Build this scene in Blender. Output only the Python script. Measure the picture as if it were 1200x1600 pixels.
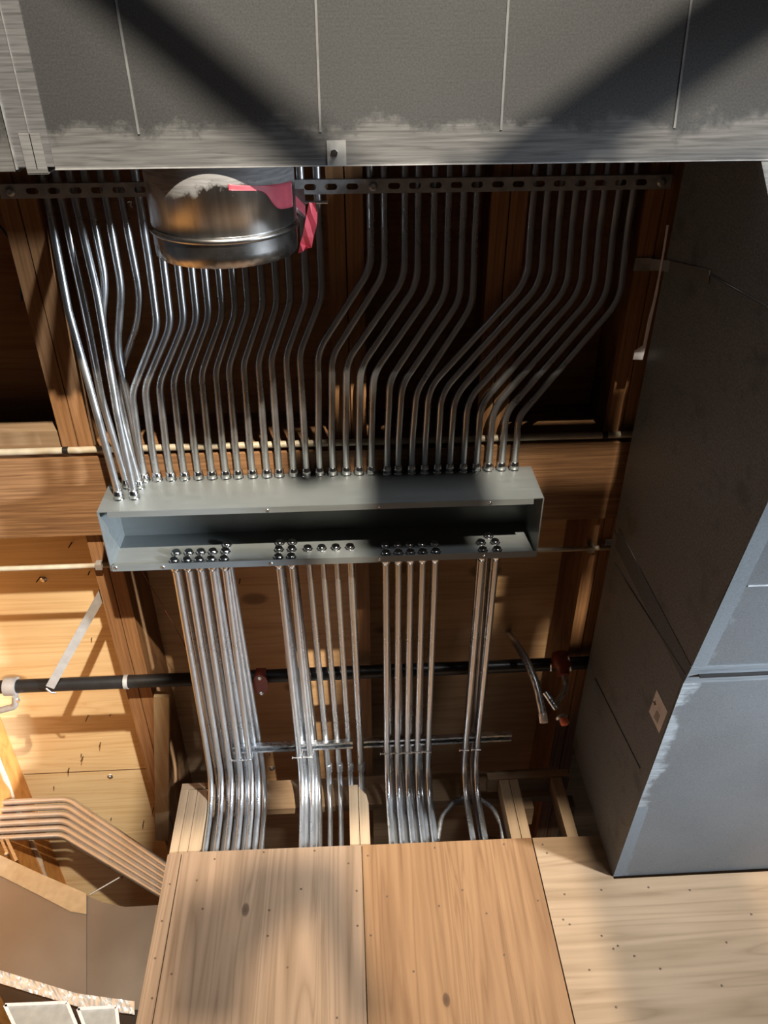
import bpy, math, random
from mathutils import Vector, Matrix
random.seed(4)
for o in list(bpy.data.objects): bpy.data.objects.remove(o)
S = bpy.context.scene
col = S.collection
V = Vector
EYE = 1.6                                   # eye height above the floor; heights below are given from the eye
# ------------------------------------------------------------------ camera
F_PX = 1240.0
def rotm():
    rx, ro, ya = [math.radians(a) for a in (146.1, -5.55, -4.45)]
    return Matrix.Rotation(ya, 3, 'Z') @ Matrix.Rotation(rx, 3, 'X') @ Matrix.Rotation(ro, 3, 'Z')
RM = rotm()
cd = bpy.data.cameras.new('camera'); cam = bpy.data.objects.new('camera', cd); col.objects.link(cam)
cd.sensor_fit = 'VERTICAL'; cd.sensor_height = 36.0; cd.lens = 36.0 * F_PX / 1600.0
cd.clip_start = 0.02
cam.matrix_world = Matrix.Translation((0, 0, EYE)) @ RM.to_4x4()
S.camera = cam
# ------------------------------------------------------------------ light
S.view_settings.view_transform = 'Standard'; S.view_settings.look = 'None'
S.view_settings.gamma = 1.0; S.view_settings.exposure = -0.1
try: S.view_settings.use_curve_mapping = False
except Exception: pass
w = bpy.data.worlds.new('world'); S.world = w; w.use_nodes = True
bg = w.node_tree.nodes['Background']; bg.inputs[0].default_value = (0.80, 0.88, 1.0, 1); bg.inputs[1].default_value = 0.05
def lamp(name, loc, tgt, power, size, colr, spread=180, size_y=None):
    l = bpy.data.lights.new(name, 'AREA'); l.energy = power; l.color = colr; l.size = size; l.spread = math.radians(spread)
    if size_y: l.shape = 'RECTANGLE'; l.size_y = size_y
    else: l.shape = 'DISK'
    o = bpy.data.objects.new(name, l); col.objects.link(o)
    a = V(loc) + V((0, 0, EYE)); b = V(tgt) + V((0, 0, EYE))
    o.location = a; o.rotation_euler = (b - a).to_track_quat('-Z', 'Y').to_euler()
    return o
LM = (1.03, -4.7, -1.45)
lamp('work_floodlight', LM, (-.3, 2, 2.5), 112, 0.12, (1.0, 0.89, 0.73), 48)
lamp('daylight_opening', (5.2, 0.2, -.6), (1.7, 1.7, 1.6), 105, 0.5, (0.80, 0.90, 1.0), 40)
lamp('fill_behind', (1.7, -4.2, 0.3), (0, 2, 2.0), 17, 0.5, (0.95, 0.96, 1.0), 70, .5)  # added fill lamp behind the camera, no source seen there

# ------------------------------------------------------------------ pixel rays of the 1200x1600 frame, cut by real planes
def ray(x, y): return RM @ V(((x - 600) / F_PX, -(y - 800) / F_PX, -1.0))
def atz(x, y, z): d = ray(x, y); return d * (z / d.z)
def aty(x, y, Y): d = ray(x, y); return d * (Y / d.y)
def atx(x, y, X): d = ray(x, y); return d * (X / d.x)

# ------------------------------------------------------------------ mesh tools
class MB:
    def __init__(s): s.v = []; s.f = []; s.sm = []
    def add(s, vs, fs, smooth=False):
        k = len(s.v); s.v += [V(p) for p in vs]
        for f in fs: s.f.append([i + k for i in f]); s.sm.append(smooth)
        return s
    def box(s, x0, x1, y0, y1, z0, z1):
        p = [(x, y, z) for z in (z0, z1) for y in (y0, y1) for x in (x0, x1)]
        return s.add(p, [(0, 2, 3, 1), (4, 5, 7, 6), (0, 1, 5, 4), (2, 6, 7, 3), (0, 4, 6, 2), (1, 3, 7, 5)])
    def prism(s, poly, ext):
        n = len(poly); e = V(ext); a = [V(p) for p in poly]
        nrm = V((0, 0, 0))
        for i in range(n): nrm += a[i].cross(a[(i + 1) % n])
        if nrm.dot(e) > 0: a.reverse()
        vs = a + [p + e for p in a]
        fs = [tuple(range(n)), tuple(range(2 * n - 1, n - 1, -1))]
        for i in range(n):
            j = (i + 1) % n; fs.append((j, i, i + n, j + n))
        return s.add(vs, fs)
    def bar(s, a, b, wdt, th, up=(0, 0, 1)):
        a = V(a); b = V(b); t = (b - a).normalized(); sd = t.cross(V(up)).normalized(); u = sd.cross(t).normalized()
        q = [a + sd * wdt / 2 + u * th / 2, a - sd * wdt / 2 + u * th / 2, a - sd * wdt / 2 - u * th / 2, a + sd * wdt / 2 - u * th / 2]
        return s.prism(q, b - a)
    def tube(s, path, r, n=12, caps=True, inner=None):
        P = [V(p) for p in path]; m = len(P)
        rr = r if isinstance(r, (list, tuple)) else [r] * m
        T = []
        for i in range(m):
            t = (P[min(i + 1, m - 1)] - P[max(i - 1, 0)]).normalized(); T.append(t)
        u = T[0].orthogonal().normalized(); vs = []
        for i in range(m):
            u = (u - T[i] * u.dot(T[i])).normalized(); v = T[i].cross(u)
            for k in range(n):
                a = 2 * math.pi * k / n; vs.append(P[i] + (u * math.cos(a) + v * math.sin(a)) * rr[i])
        fs = []
        for i in range(m - 1):
            for k in range(n):
                k2 = (k + 1) % n; fs.append((i * n + k, i * n + k2, (i + 1) * n + k2, (i + 1) * n + k))
        s.add(vs, fs, True)
        if caps:
            s.add(vs[:n], [tuple(range(n - 1, -1, -1))]); s.add(vs[-n:], [tuple(range(n))])
        return s
    def lathe(s, base, axis, prof, n=16):
        """prof: (distance along axis, radius)"""
        b = V(base); ax = V(axis).normalized(); u = ax.orthogonal().normalized(); v = ax.cross(u); vs = []; fs = []
        for (h, r) in prof:
            for k in range(n):
                a = 2 * math.pi * k / n; vs.append(b + ax * h + (u * math.cos(a) + v * math.sin(a)) * r)
        for i in range(len(prof) - 1):
            for k in range(n):
                k2 = (k + 1) % n; fs.append((i * n + k, i * n + k2, (i + 1) * n + k2, (i + 1) * n + k))
        s.add(vs, fs, n > 8)
        s.add(vs[:n], [tuple(range(n - 1, -1, -1))]); s.add(vs[-n:], [tuple(range(n))])
        return s

def fillet(pts, rad, seg=7):
    P = [V(p) for p in pts]; out = [P[0]]
    for i in range(1, len(P) - 1):
        r = rad[i - 1] if isinstance(rad, (list, tuple)) else rad
        a = (P[i - 1] - P[i]); b = (P[i + 1] - P[i]); la, lb = a.length, b.length; a.normalize(); b.normalize()
        ang = a.angle(b)
        if ang > math.pi - .01: out.append(P[i]); continue
        d = min(r / math.tan(ang / 2), la * .48, lb * .48); r = d * math.tan(ang / 2)
        c = P[i] + (a + b).normalized() * (r / math.sin(ang / 2))
        s0 = P[i] + a * d - c; s1 = P[i] + b * d - c; th = s0.angle(s1)
        for k in range(seg + 1):
            t = k / seg; out.append(c + (s0 * math.sin((1 - t) * th) + s1 * math.sin(t * th)) / math.sin(th))
    out.append(P[-1]); return out

def prop(o, label=None, cat=None, group=None, kind=None):
    if label: o['label'] = label
    if cat: o['category'] = cat
    if group: o['group'] = group
    if kind: o['kind'] = kind
    return o
def obj(name, mb, mat, parent=None, **kw):
    vs = [p + V((0, 0, EYE)) for p in mb.v]
    lo = V([min(p[i] for p in vs) for i in range(3)]); hi = V([max(p[i] for p in vs) for i in range(3)])
    org = V(((lo.x + hi.x) / 2, (lo.y + hi.y) / 2, lo.z))
    me = bpy.data.meshes.new(name); me.from_pydata([tuple(p - org) for p in vs], [], mb.f); me.update()
    for i, p in enumerate(me.polygons): p.use_smooth = mb.sm[i]
    me.materials.append(mat)
    o = bpy.data.objects.new(name, me); col.objects.link(o)
    o['w'] = [org.x, org.y, org.z]
    if parent is not None:
        o.parent = parent; pw = V(parent['w']); o.location = org - pw
    else: o.location = org
    return prop(o, **kw)
def empty(name, loc, **kw):
    o = bpy.data.objects.new(name, None); col.objects.link(o); p = V(loc) + V((0, 0, EYE)); o.location = p; o['w'] = list(p)
    return prop(o, **kw)
def copychild(src, parent, world):
    c = src.copy(); col.objects.link(c); c.parent = parent; c.location = V(world) + V((0, 0, EYE)) - V(parent['w']); return c

# ------------------------------------------------------------------ materials
def mat(name):
    m = bpy.data.materials.new(name); m.use_nodes = True; nt = m.node_tree
    return m, nt, nt.nodes['Principled BSDF']
def N(nt, t, **kw):
    n = nt.nodes.new(t)
    for k, v in kw.items():
        if k in n.inputs: n.inputs[k].default_value = v
        else: setattr(n, k, v)
    return n
def coords(nt, scale, rot=(0, 0, 0)):
    t = nt.nodes.new('ShaderNodeTexCoord'); mp = nt.nodes.new('ShaderNodeMapping')
    mp.inputs['Scale'].default_value = scale; mp.inputs['Rotation'].default_value = rot
    nt.links.new(t.outputs['Object'], mp.inputs[0]); return mp.outputs[0]
def ramp(nt, fac, stops):
    r = nt.nodes.new('ShaderNodeValToRGB'); e = r.color_ramp.elements
    while len(e) < len(stops): e.new(.5)
    for i, (p, c) in enumerate(stops): e[i].position = p; e[i].color = (*c, 1)
    nt.links.new(fac, r.inputs[0]); return r.outputs[0]
def mixc(nt, fac, a, b, mode='MIX'):
    m = nt.nodes.new('ShaderNodeMix'); m.data_type = 'RGBA'; m.blend_type = mode
    for sock, val in ((m.inputs[0], fac), (m.inputs[6], a), (m.inputs[7], b)):
        if isinstance(val, (int, float)): sock.default_value = val
        elif isinstance(val, tuple): sock.default_value = (*val, 1)
        else: nt.links.new(val, sock)
    return m.outputs[2]
def metal(name, base, rough, var=.12, metallic=1.0, sc=(30, 30, 30), bump=0.02):
    m, nt, b = mat(name); c = coords(nt, sc)
    n = N(nt, 'ShaderNodeTexNoise', Scale=1.0, Detail=4.0); nt.links.new(c, n.inputs['Vector'])
    lo = tuple(x * (1 - var) for x in base); hi = tuple(min(1, x * (1 + var)) for x in base)
    nt.links.new(ramp(nt, n.outputs[0], [(.3, lo), (.7, hi)]), b.inputs['Base Color'])
    b.inputs['Metallic'].default_value = metallic
    r = ramp(nt, n.outputs[0], [(.3, (rough * .8,) * 3), (.7, (rough * 1.2,) * 3)]); nt.links.new(r, b.inputs['Roughness'])
    if bump:
        bp = N(nt, 'ShaderNodeBump', Strength=.15, Distance=bump * .05); nt.links.new(n.outputs[0], bp.inputs['Height']); nt.links.new(bp.outputs[0], b.inputs['Normal'])
    return m
def wood(name, base, dark, grain=(2, 40, 40), streak=.5, rough=.6, knots=0.0, knot_sc=4.0, cath=0.35, spec=.3):
    m, nt, b = mat(name); c = coords(nt, grain)
    n1 = N(nt, 'ShaderNodeTexNoise', Scale=1.0, Detail=6.0, Roughness=.6, Distortion=.4); nt.links.new(c, n1.inputs['Vector'])
    c2 = coords(nt, tuple(g * .22 for g in grain))
    wv = N(nt, 'ShaderNodeTexNoise', Scale=1.0, Detail=2.0, Distortion=1.2); nt.links.new(c2, wv.inputs['Vector'])
    mul = N(nt, 'ShaderNodeMath', operation='MULTIPLY'); mul.inputs[1].default_value = 9.0; nt.links.new(wv.outputs[0], mul.inputs[0])
    fr = N(nt, 'ShaderNodeMath', operation='PINGPONG'); fr.inputs[1].default_value = .5; nt.links.new(mul.outputs[0], fr.inputs[0])
    mid = tuple((x + y) / 2 for x, y in zip(base, dark))
    colr = ramp(nt, n1.outputs[0], [(.25, dark), (.25 + .3 * streak, mid), (.62, base)])
    colr = mixc(nt, cath, colr, ramp(nt, fr.outputs[0], [(0, dark), (.12, mid), (.36, base)]))
    c3 = coords(nt, (1.3, 1.3, 1.3)); n3 = N(nt, 'ShaderNodeTexNoise', Scale=1.0, Detail=2.0); nt.links.new(c3, n3.inputs['Vector'])
    colr = mixc(nt, .35, colr, ramp(nt, n3.outputs[0], [(.35, (.62, .55, .5)), (.65, (1.0, 1.0, 1.0))]), 'MULTIPLY')
    if knots:
        g = min(grain); sc = tuple(knot_sc * (0.55 if x == g else 1.0) for x in grain)
        c4 = coords(nt, sc); vo = N(nt, 'ShaderNodeTexVoronoi', Scale=1.0); nt.links.new(c4, vo.inputs['Vector'])
        k = ramp(nt, vo.outputs['Distance'], [(0, (1, 1, 1)), (knots, (.75, .75, .75)), (knots * 1.35, (0, 0, 0))])
        colr = mixc(nt, k, colr, tuple(x * .42 for x in dark))
    nt.links.new(colr, b.inputs['Base Color']); b.inputs['Roughness'].default_value = rough
    b.inputs['Specular IOR Level'].default_value = spec
    bp = N(nt, 'ShaderNodeBump', Strength=.25, Distance=.0015); nt.links.new(n1.outputs[0], bp.inputs['Height']); nt.links.new(bp.outputs[0], b.inputs['Normal'])
    return m
def plain(name, c, rough=.5, metallic=0.0):
    m, nt, b = mat(name); cc = coords(nt, (25, 25, 25)); n = N(nt, 'ShaderNodeTexNoise', Scale=1.0, Detail=3.0); nt.links.new(cc, n.inputs['Vector'])
    nt.links.new(ramp(nt, n.outputs[0], [(.3, tuple(x * .85 for x in c)), (.7, tuple(min(1, x * 1.1) for x in c))]), b.inputs['Base Color'])
    b.inputs['Roughness'].default_value = rough; b.inputs['Metallic'].default_value = metallic; return m

M_emt = metal('galvanised_conduit', (.57, .575, .58), .31, .05, metallic=.92, sc=(14, 14, 14), bump=0)
M_fit = metal('zinc_fitting', (.74, .75, .76), .16, .25, sc=(90, 90, 90))
M_strut = metal('strut_channel_steel', (.40, .41, .42), .5, .2, metallic=.6, sc=(40, 40, 40))
M_bright = metal('bright_strut', (.55, .56, .57), .28, .2, sc=(20, 60, 60))
M_box = metal('grey_enamel', (.165, .18, .18), .40, .05, metallic=.3, sc=(8, 60, 60))
M_edge = metal('cut_steel_edge', (.66, .62, .55), .35, .1)
M_collar = metal('shiny_galvanised', (.50, .49, .48), .30, .2, sc=(9, 9, 9), bump=0)
M_black = plain('black_pipe', (.018, .016, .015), .38, .3)
M_tan = plain('tan_tube', (.40, .33, .23), .45)
M_grey = plain('grey_tube', (.33, .30, .27), .5, .3)
M_pink = plain('pink_tape', (.86, .10, .14), .5)
M_pinkmark = plain('pink_paint_and_reflection', (.60, .11, .15), .4)
M_white = plain('white_plastic_and_light', (.86, .85, .90), .5)
M_card = plain('paper_card', (.62, .60, .58), .7)
M_ink = plain('ink', (.05, .05, .06), .6)
M_red = plain('dark_red_iron', (.20, .035, .02), .4)
M_orange = plain('orange_cap', (.80, .20, .10), .45)
M_nail = plain('nail_steel', (.10, .075, .05), .45, .5)
M_wash = plain('bright_washer', (.85, .86, .85), .25, .9)
M_spot = plain('rusty_fastener', (.10, .055, .03), .6)
M_cable = plain('blue_cable', (.05, .07, .11), .5)
M_brownwire = plain('brown_wire', (.16, .05, .03), .5)
M_caulk = plain('sealing_foam', (.66, .50, .36), .8)
M_concrete = plain('concrete', (.20, .19, .18), .85)
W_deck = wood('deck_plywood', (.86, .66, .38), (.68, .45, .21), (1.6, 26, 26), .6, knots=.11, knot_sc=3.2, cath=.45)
W_lvl = wood('laminated_lumber', (.36, .185, .08), (.16, .07, .027), (75, 2.2, 75), .7, cath=.2)
W_web = wood('strand_board', (.30, .15, .06), (.10, .045, .02), (40, 3, 12), .8, cath=.3)
W_beam = wood('glued_beam', (.33, .175, .08), (.11, .05, .022), (3.0, 110, 60), .8, cath=.2)
W_ply = wood('fir_plywood', (.30, .195, .12), (.165, .10, .055), (34, 34, 1.5), .55, knots=.05, knot_sc=4.0, cath=.5)
W_ply2 = wood('orange_plywood', (.255, .138, .063), (.15, .072, .030), (40, 40, 2.0), .7, knots=.05, knot_sc=4.5, cath=.5)
W_ply3 = wood('pine_plywood', (.30, .20, .118), (.185, .115, .06), (1.6, 30, 30), .55, knots=.05, knot_sc=4.5, cath=.45)
W_stud = wood('stud_lumber', (.42, .30, .185), (.27, .175, .10), (45, 45, 2.0), .6, cath=.35)
W_plate = wood('plate_lumber', (.33, .225, .135), (.21, .13, .07), (2.0, 45, 45), .6, cath=.3)
W_brd = wood('board_along', (.44, .31, .17), (.30, .19, .09), (40, 2, 40), .6, cath=.3)
W_side = wood('orange_wall_board', (.72, .33, .09), (.48, .18, .04), (8, 8, 22), .8, cath=.5)

def duct_mat(name, base, sealant, edge_test, metallic=.75, rough=.5):
    """galvanised sheet with brushed sealant; edge_test(nt) returns a distance socket (metres, 0 at the seam) or None"""
    m, nt, b = mat(name)
    c = coords(nt, (2, 2, 2)); n = N(nt, 'ShaderNodeTexNoise', Scale=1.0, Detail=3.0); nt.links.new(c, n.inputs['Vector'])
    cs = coords(nt, (220, 220, 220)); sp = N(nt, 'ShaderNodeTexNoise', Scale=1.0, Detail=2.0); nt.links.new(cs, sp.inputs['Vector'])
    bc = mixc(nt, .5, ramp(nt, n.outputs[0], [(.3, tuple(x * .8 for x in base)), (.7, tuple(x * 1.2 for x in base))]),
              ramp(nt, sp.outputs[0], [(.3, tuple(x * .7 for x in base)), (.7, tuple(x * 1.3 for x in base))]))
    d = edge_test(nt)
    cb = coords(nt, (7, 160, 160)); br = N(nt, 'ShaderNodeTexNoise', Scale=1.0, Detail=5.0, Distortion=.6); nt.links.new(cb, br.inputs['Vector'])
    cw = coords(nt, (9, 9, 9)); wn = N(nt, 'ShaderNodeTexNoise', Scale=1.0, Detail=8.0, Roughness=.7); nt.links.new(cw, wn.inputs['Vector'])
    th = N(nt, 'ShaderNodeMath', operation='MULTIPLY_ADD'); th.inputs[1].default_value = .22; th.inputs[2].default_value = -.11; nt.links.new(wn.outputs[0], th.inputs[0])
    ad = N(nt, 'ShaderNodeMath', operation='ADD'); nt.links.new(d, ad.inputs[0]); nt.links.new(th.outputs[0], ad.inputs[1])
    lt = N(nt, 'ShaderNodeMapRange'); lt.inputs['From Min'].default_value = .095; lt.inputs['From Max'].default_value = .065; nt.links.new(ad.outputs[0], lt.inputs['Value'])
    sc = ramp(nt, br.outputs[0], [(.3, tuple(x * .6 for x in sealant)), (.5, sealant), (.7, tuple(min(1, x * 1.35) for x in sealant))])
    nt.links.new(mixc(nt, lt.outputs[0], bc, sc), b.inputs['Base Color'])
    mm = N(nt, 'ShaderNodeMath', operation='MULTIPLY_ADD'); mm.inputs[1].default_value = -metallic * .8; mm.inputs[2].default_value = metallic
    nt.links.new(lt.outputs[0], mm.inputs[0]); nt.links.new(mm.outputs[0], b.inputs['Metallic'])
    b.inputs['Roughness'].default_value = rough
    bp = N(nt, 'ShaderNodeBump', Strength=.12, Distance=.001); nt.links.new(br.outputs[0], bp.inputs['Height']); nt.links.new(bp.outputs[0], b.inputs['Normal'])
    return m
def axis_dist(axis, at):
    def f(nt):
        t = nt.nodes.new('ShaderNodeTexCoord'); s = nt.nodes.new('ShaderNodeSeparateXYZ'); nt.links.new(t.outputs['Object'], s.inputs[0])
        a = N(nt, 'ShaderNodeMath', operation='SUBTRACT'); a.inputs[1].default_value = at; nt.links.new(s.outputs[axis], a.inputs[0])
        b = N(nt, 'ShaderNodeMath', operation='ABSOLUTE'); nt.links.new(a.outputs[0], b.inputs[0]); return b.outputs[0]
    return f

# ================================================================== SETTING
obj('floor', MB().box(-7, 7, -7, 7, -1.70, -1.60), M_concrete, kind='structure')
DECK = 2.85
W_deck2 = wood('shaded_bay_plywood', (.36, .17, .07), (.22, .09, .035), (1.6, 26, 26), .6, knots=.075, knot_sc=3.2, cath=.45)  # darker copy of the deck wood, bay shade put into its colour
W_deck3 = wood('shade_reddened_deck', (.66, .42, .22), (.46, .26, .115), (1.6, 26, 26), .6, knots=.11, knot_sc=3.2, cath=.45)  # deck wood reddened, the shade of these bays is in the colour
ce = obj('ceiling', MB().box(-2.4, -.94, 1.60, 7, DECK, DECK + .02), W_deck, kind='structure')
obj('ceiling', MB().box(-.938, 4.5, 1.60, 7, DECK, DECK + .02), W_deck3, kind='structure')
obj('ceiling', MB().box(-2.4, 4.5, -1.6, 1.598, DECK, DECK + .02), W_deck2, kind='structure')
# orange boarded wall closing the left bay
wl = obj('wall_left', MB().box(-1.84, -1.79, 2.0, 7, -1.6, DECK - .001), W_side, kind='structure')

# ------------------------------------------------------------------ boarded wall ahead (plane y = 3) with its framing behind
YW = 3.0
SHY = .018
def sheet(poly, m, name, **kw): return obj(name, MB().prism([(x, YW, z) for x, z in poly], (0, SHY, 0)), m, **kw)
s1 = sheet([(-.797, -1.6), (-.742, -1.6), (-.742, 1.990), (-.797, 1.986)], W_ply, 'corner_board', label='narrow light vertical board at the left corner of the boarded wall', cat='board')
s2 = sheet([(-.738, -1.6), (.002, -1.6), (.002, 1.985), (-.738, 1.992)], W_ply, 'plywood_panel', label='pale tan plywood panel left of centre below the conduits', cat='panel')
s3 = sheet([(.007, -1.6), (.719, -1.6), (.719, 1.979), (.007, 1.984)], W_ply2, 'plywood_panel', label='darker orange plywood panel with vertical grain below the right conduits', cat='panel')
s4 = sheet([(.724, -1.6), (3.6, -1.6), (3.6, 1.768), (1.012, 1.778), (1.008, 1.972), (.724, 1.978)], W_ply3, 'plywood_panel', label='wide plywood panel with horizontal grain notched under the big right duct', cat='panel')
scr = obj('screw', MB().lathe((0, YW - .0012, 0), (0, -1, 0), [(-.002, .0042), (.0006, .0042), (.0012, .002)], 8), M_spot, s1)
scr.location = V((-.77, YW, 1.7)) + V((0, 0, EYE)) - V(s1['w'])
for p, pts in ((s1, [(-.765, 1.85), (-.77, 1.56), (-.755, 1.42)]),
               (s2, [(-.60, 1.95), (-.40, 1.97), (-.19, 1.965), (-.62, 1.74), (-.36, 1.72), (-.24, 1.80), (-.02, 1.78), (-.02, 1.64), (-.28, 1.50), (-.66, 1.86), (-.36, 1.62), (-.7, 1.5), (-.1, 1.32), (-.05, 1.9)]),
               (s3, [(.03, 1.93), (.31, 1.95), (.30, 1.70), (.03, 1.6), (.18, 1.46), (.48, 1.66), (.60, 1.95), (.69, 1.70), (.40, 1.76), (.52, 1.5), (.1, 1.75)]),
               (s4, [(.77, 1.9), (.76, 1.94), (.80, 1.72), (.77, 1.62), (.79, 1.60), (.95, 1.73), (.9, 1.55), (.93, 1.50), (.95, 1.51), (1.0, 1.47), (.82, 1.43), (1.08, 1.42), (1.14, 1.73), (1.3, 1.71), (1.36, 1.5), (1.28, 1.35), (.88, 1.3), (1.5, 1.6)])):
    for x, z in pts: copychild(scr, p, (x, YW, z))

def thing(name, mb, m, label, cat, group=None): return obj(name, mb, m, label=label, cat=cat, group=group)
# studs
for i, (x0, x1, zt, d, lb) in enumerate([
        (-.797, -.762, 2.318, .09, 'leftmost upright stud of the three-ply corner post above the wall boards'),
        (-.760, -.722, 2.316, .09, 'middle upright stud of the three-ply corner post above the wall boards'),
        (-.720, -.672, 2.314, .09, 'rightmost upright stud of the three-ply corner post above the wall boards'),
        (-.043, -.003, 2.30, .09, 'left stud of the pale pair standing between the two plywood panels'),
        (.000, .042, 2.24, .09, 'right stud of the pale pair with clipped top between the two plywood panels'),
        (.640, .682, 2.290, .09, 'left stud of the pair right of the looped flexible conduit'),
        (.685, .724, 2.290, .09, 'right stud of the pair right of the looped flexible conduit'),
        (.878, .925, 2.290, .09, 'single stud beside the big dark duct')]):
    mb = MB()
    if i == 4: mb.prism([(x0, YW + .02, 1.2), (x1, YW + .02, 1.2), (x1, YW + .02, 2.20), (x1 - .008, YW + .02, 2.245), (x0, YW + .02, 2.29)], (0, d, 0))
    else: mb.box(x0, x1, YW + .02, YW + .02 + d, 1.2, zt)
    thing('wall_stud', mb, W_stud, lb, 'stud')
thing('cap_plate', MB().box(-.797, -.672, YW + .02, YW + .11, 2.320, 2.350), W_plate, 'short flat wooden cap on the left three-ply corner post', 'board')
thing('cap_plate', MB().box(.590, .965, YW + .02, YW + .11, 2.294, 2.332), W_plate, 'flat wooden top plate over the right studs beside the duct', 'board')
thing('back_plate', MB().box(-.797, .98, YW + .235, YW + .275, 2.35, 2.51), W_plate, 'wide brown rim board crossing behind the bent conduits', 'board')
thing('back_stud', MB().box(-.262, -.225, YW + .28, YW + .32, 1.3, 2.349), W_web, 'thin dark stud seen through the gap behind the left conduits', 'stud')
for x in (.93, .74):
    thing('side_rail', MB().box(x, x + .05, YW + .115, YW + .232, 2.20, 2.26), W_plate, 'short %s wooden side rail behind the right studs' % ('outer' if x > .9 else 'inner'), 'board')

# ------------------------------------------------------------------ beam
bm_ = thing('cross_beam', MB().box(-2.3, 3.2, 1.415, 1.752, 2.52, DECK - .002), W_beam, 'broad brown wooden beam crossing overhead behind the grey box', 'beam')
thing('ledger_board', MB().box(-2.3, -1.02, 1.345, 1.413, 2.60, 2.68), W_plate, 'light wooden ledger on the beam above the tan tube at left', 'board')

# ------------------------------------------------------------------ joists: twin flanged joists, one thing each
names = {-.982: 'far left', .016: 'centre', .527: 'right of centre', 1.013: 'right, beside the dark duct'}
JB = 2.555
for x in (-.965, .016, .527, 1.013):
    for k in (0, 1):
        xa = x - .056 + k * .058; xb = xa + .054; xm = (xa + xb) / 2
        for (y0, y1, seg) in ((-.6, 1.412, 'near'), (1.755, 6.5, 'far')):
            if seg == 'far' and x == .527: continue
            if seg == 'far' and (k == 0) and x == .016: continue
            where = {-.965: 'left', .016: 'centre', .527: 'right-centre', 1.013: 'far right'}[x]
            t = empty('roof_joist', (xm, (y0 + y1) / 2, JB),
                      label='%s member of the %s twin joist, %s' % (('left', 'right')[k], where, 'above the slotted strut' if seg == 'near' else 'beyond the cross beam'), cat='joist')
            obj('flange', MB().box(xa, xb, y0, y1, JB, JB + .038), W_lvl, t)
            if seg == 'far': obj('web', MB().box(xa + .001, xb - .001, y0, y1, JB + .039, DECK - .003), W_web, t)
            else: obj('web', MB().box(xm - .006, xm + .006, y0, y1, JB + .039, DECK - .003), W_web, t)
# angled board under the left joist
a = atz(253, 1085, 2.53); b = atz(254, 1309, 2.53)
thing('brace_board', MB().bar(a, b, .066, .036), W_brd, 'pale angled board hanging under the left joist near the wall corner', 'board')

# ------------------------------------------------------------------ overhead tubes
def straight(name, a, b, r, m, label, cat, n=14): return thing(name, MB().tube([a, b], r, n), m, label, cat)
tz = 2.532
p = straight('crossing_tube', V((-2.3, 1.388, tz)), V((1.20, 1.388, tz)), .0125, M_tan, 'cream tube crossing along the near side of the wooden beam', 'pipe')
for px in (102, 745, 941):
    q = atz(px, 700, tz); obj('tape_band', MB().tube([(q.x - .010, 1.388, tz), (q.x + .010, 1.388, tz)], .0138, 14), M_black, p)
ty = atz(80, 886, 2.536).y
p = straight('thin_crossing_tube', V((-2.3, ty, 2.536)), V((1.12, ty, 2.536)), .010, M_tan, 'thin tan tube crossing just beyond the grey box', 'pipe')
for px in (155, 918):
    q = atz(px, 883, 2.536); obj('tube_clip', MB().box(q.x - .013, q.x + .013, ty - .013, ty + .013, 2.522, 2.5535), M_grey, p)
by = atz(300, 1061, 2.50).y
p = straight('sprinkler_pipe', V((-1.785, by, 2.50)), V((1.35, by, 2.50)), .029, M_black, 'black steel sprinkler pipe crossing beyond the hanging conduits', 'pipe', 20)
q = atz(198, 1066, 2.5); obj('hanger_ring', MB().tube([(q.x - .009, by, 2.5), (q.x + .009, by, 2.5)], .032, 20), M_grey, p)
q = atz(407, 1057, 2.47)
cp = thing('pipe_coupling', MB().prism([(q.x + .033 * math.sin(t) * (1 if abs(math.cos(t)) < .8 else .72), by + .062 * math.cos(t), 2.448) for t in [i * math.pi / 8 for i in range(16)]], (0, 0, .018)).tube([(q.x - .022, by, 2.5), (q.x + .022, by, 2.5)], .036, 18), M_red,
      'dark red bolted coupling on the black sprinkler pipe', 'pipe fitting')
for s in (-1, 1): obj('bolt', MB().lathe((q.x, by + s * .045, 2.449), (0, 0, -1), [(0, .009), (.007, .009), (.0071, .005), (.013, .005)], 6), M_wash, cp)
# clamp at left edge
q = atz(8, 1088, 2.44)
cl = thing('pipe_clamp', MB().tube([(q.x - .02, by, 2.5), (q.x + .03, by, 2.5)], .040, 18).tube(fillet([(q.x + .03, by + .02, 2.46), (q.x + .02, by + .07, 2.45), (q.x - .05, by + .09, 2.45)], .03), .014, 10), M_grey, 'grey bolted pipe clamp at the left end of the black pipe', 'pipe fitting')
obj('bolt', MB().lathe((q.x + .04, by + .035, 2.455), (0, 0, -1), [(0, .009), (.01, .009)], 6), M_wash, cl)
# sway brace strap
A = atz(161, 925, 2.60); B = atz(78, 1074, 2.462)
br = thing('sway_brace', MB().bar(A, B, .036, .004), M_grey, 'diagonal flat metal brace from the deck down to the black pipe', 'brace')
obj('bolt', MB().lathe(A + V((.004, 0, -.002)), (0, 0, -1), [(0, .015), (.003, .015), (.0031, .009), (.014, .009)], 8), M_wash, br)
obj('hook', MB().tube(fillet([B + V((-.015, .0, -.004)), B + V((.0, .025, -.006)), B + V((.02, .03, -.004))], .01), .004, 8), M_wash, br)
C0 = atz(152, 850, 2.70)
thing('strap_hanger', MB().bar(A + V((0, 0, .006)), C0, .034, .003), M_grey, 'flat strap running from the brace bolt toward the beam', 'strap')
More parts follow.
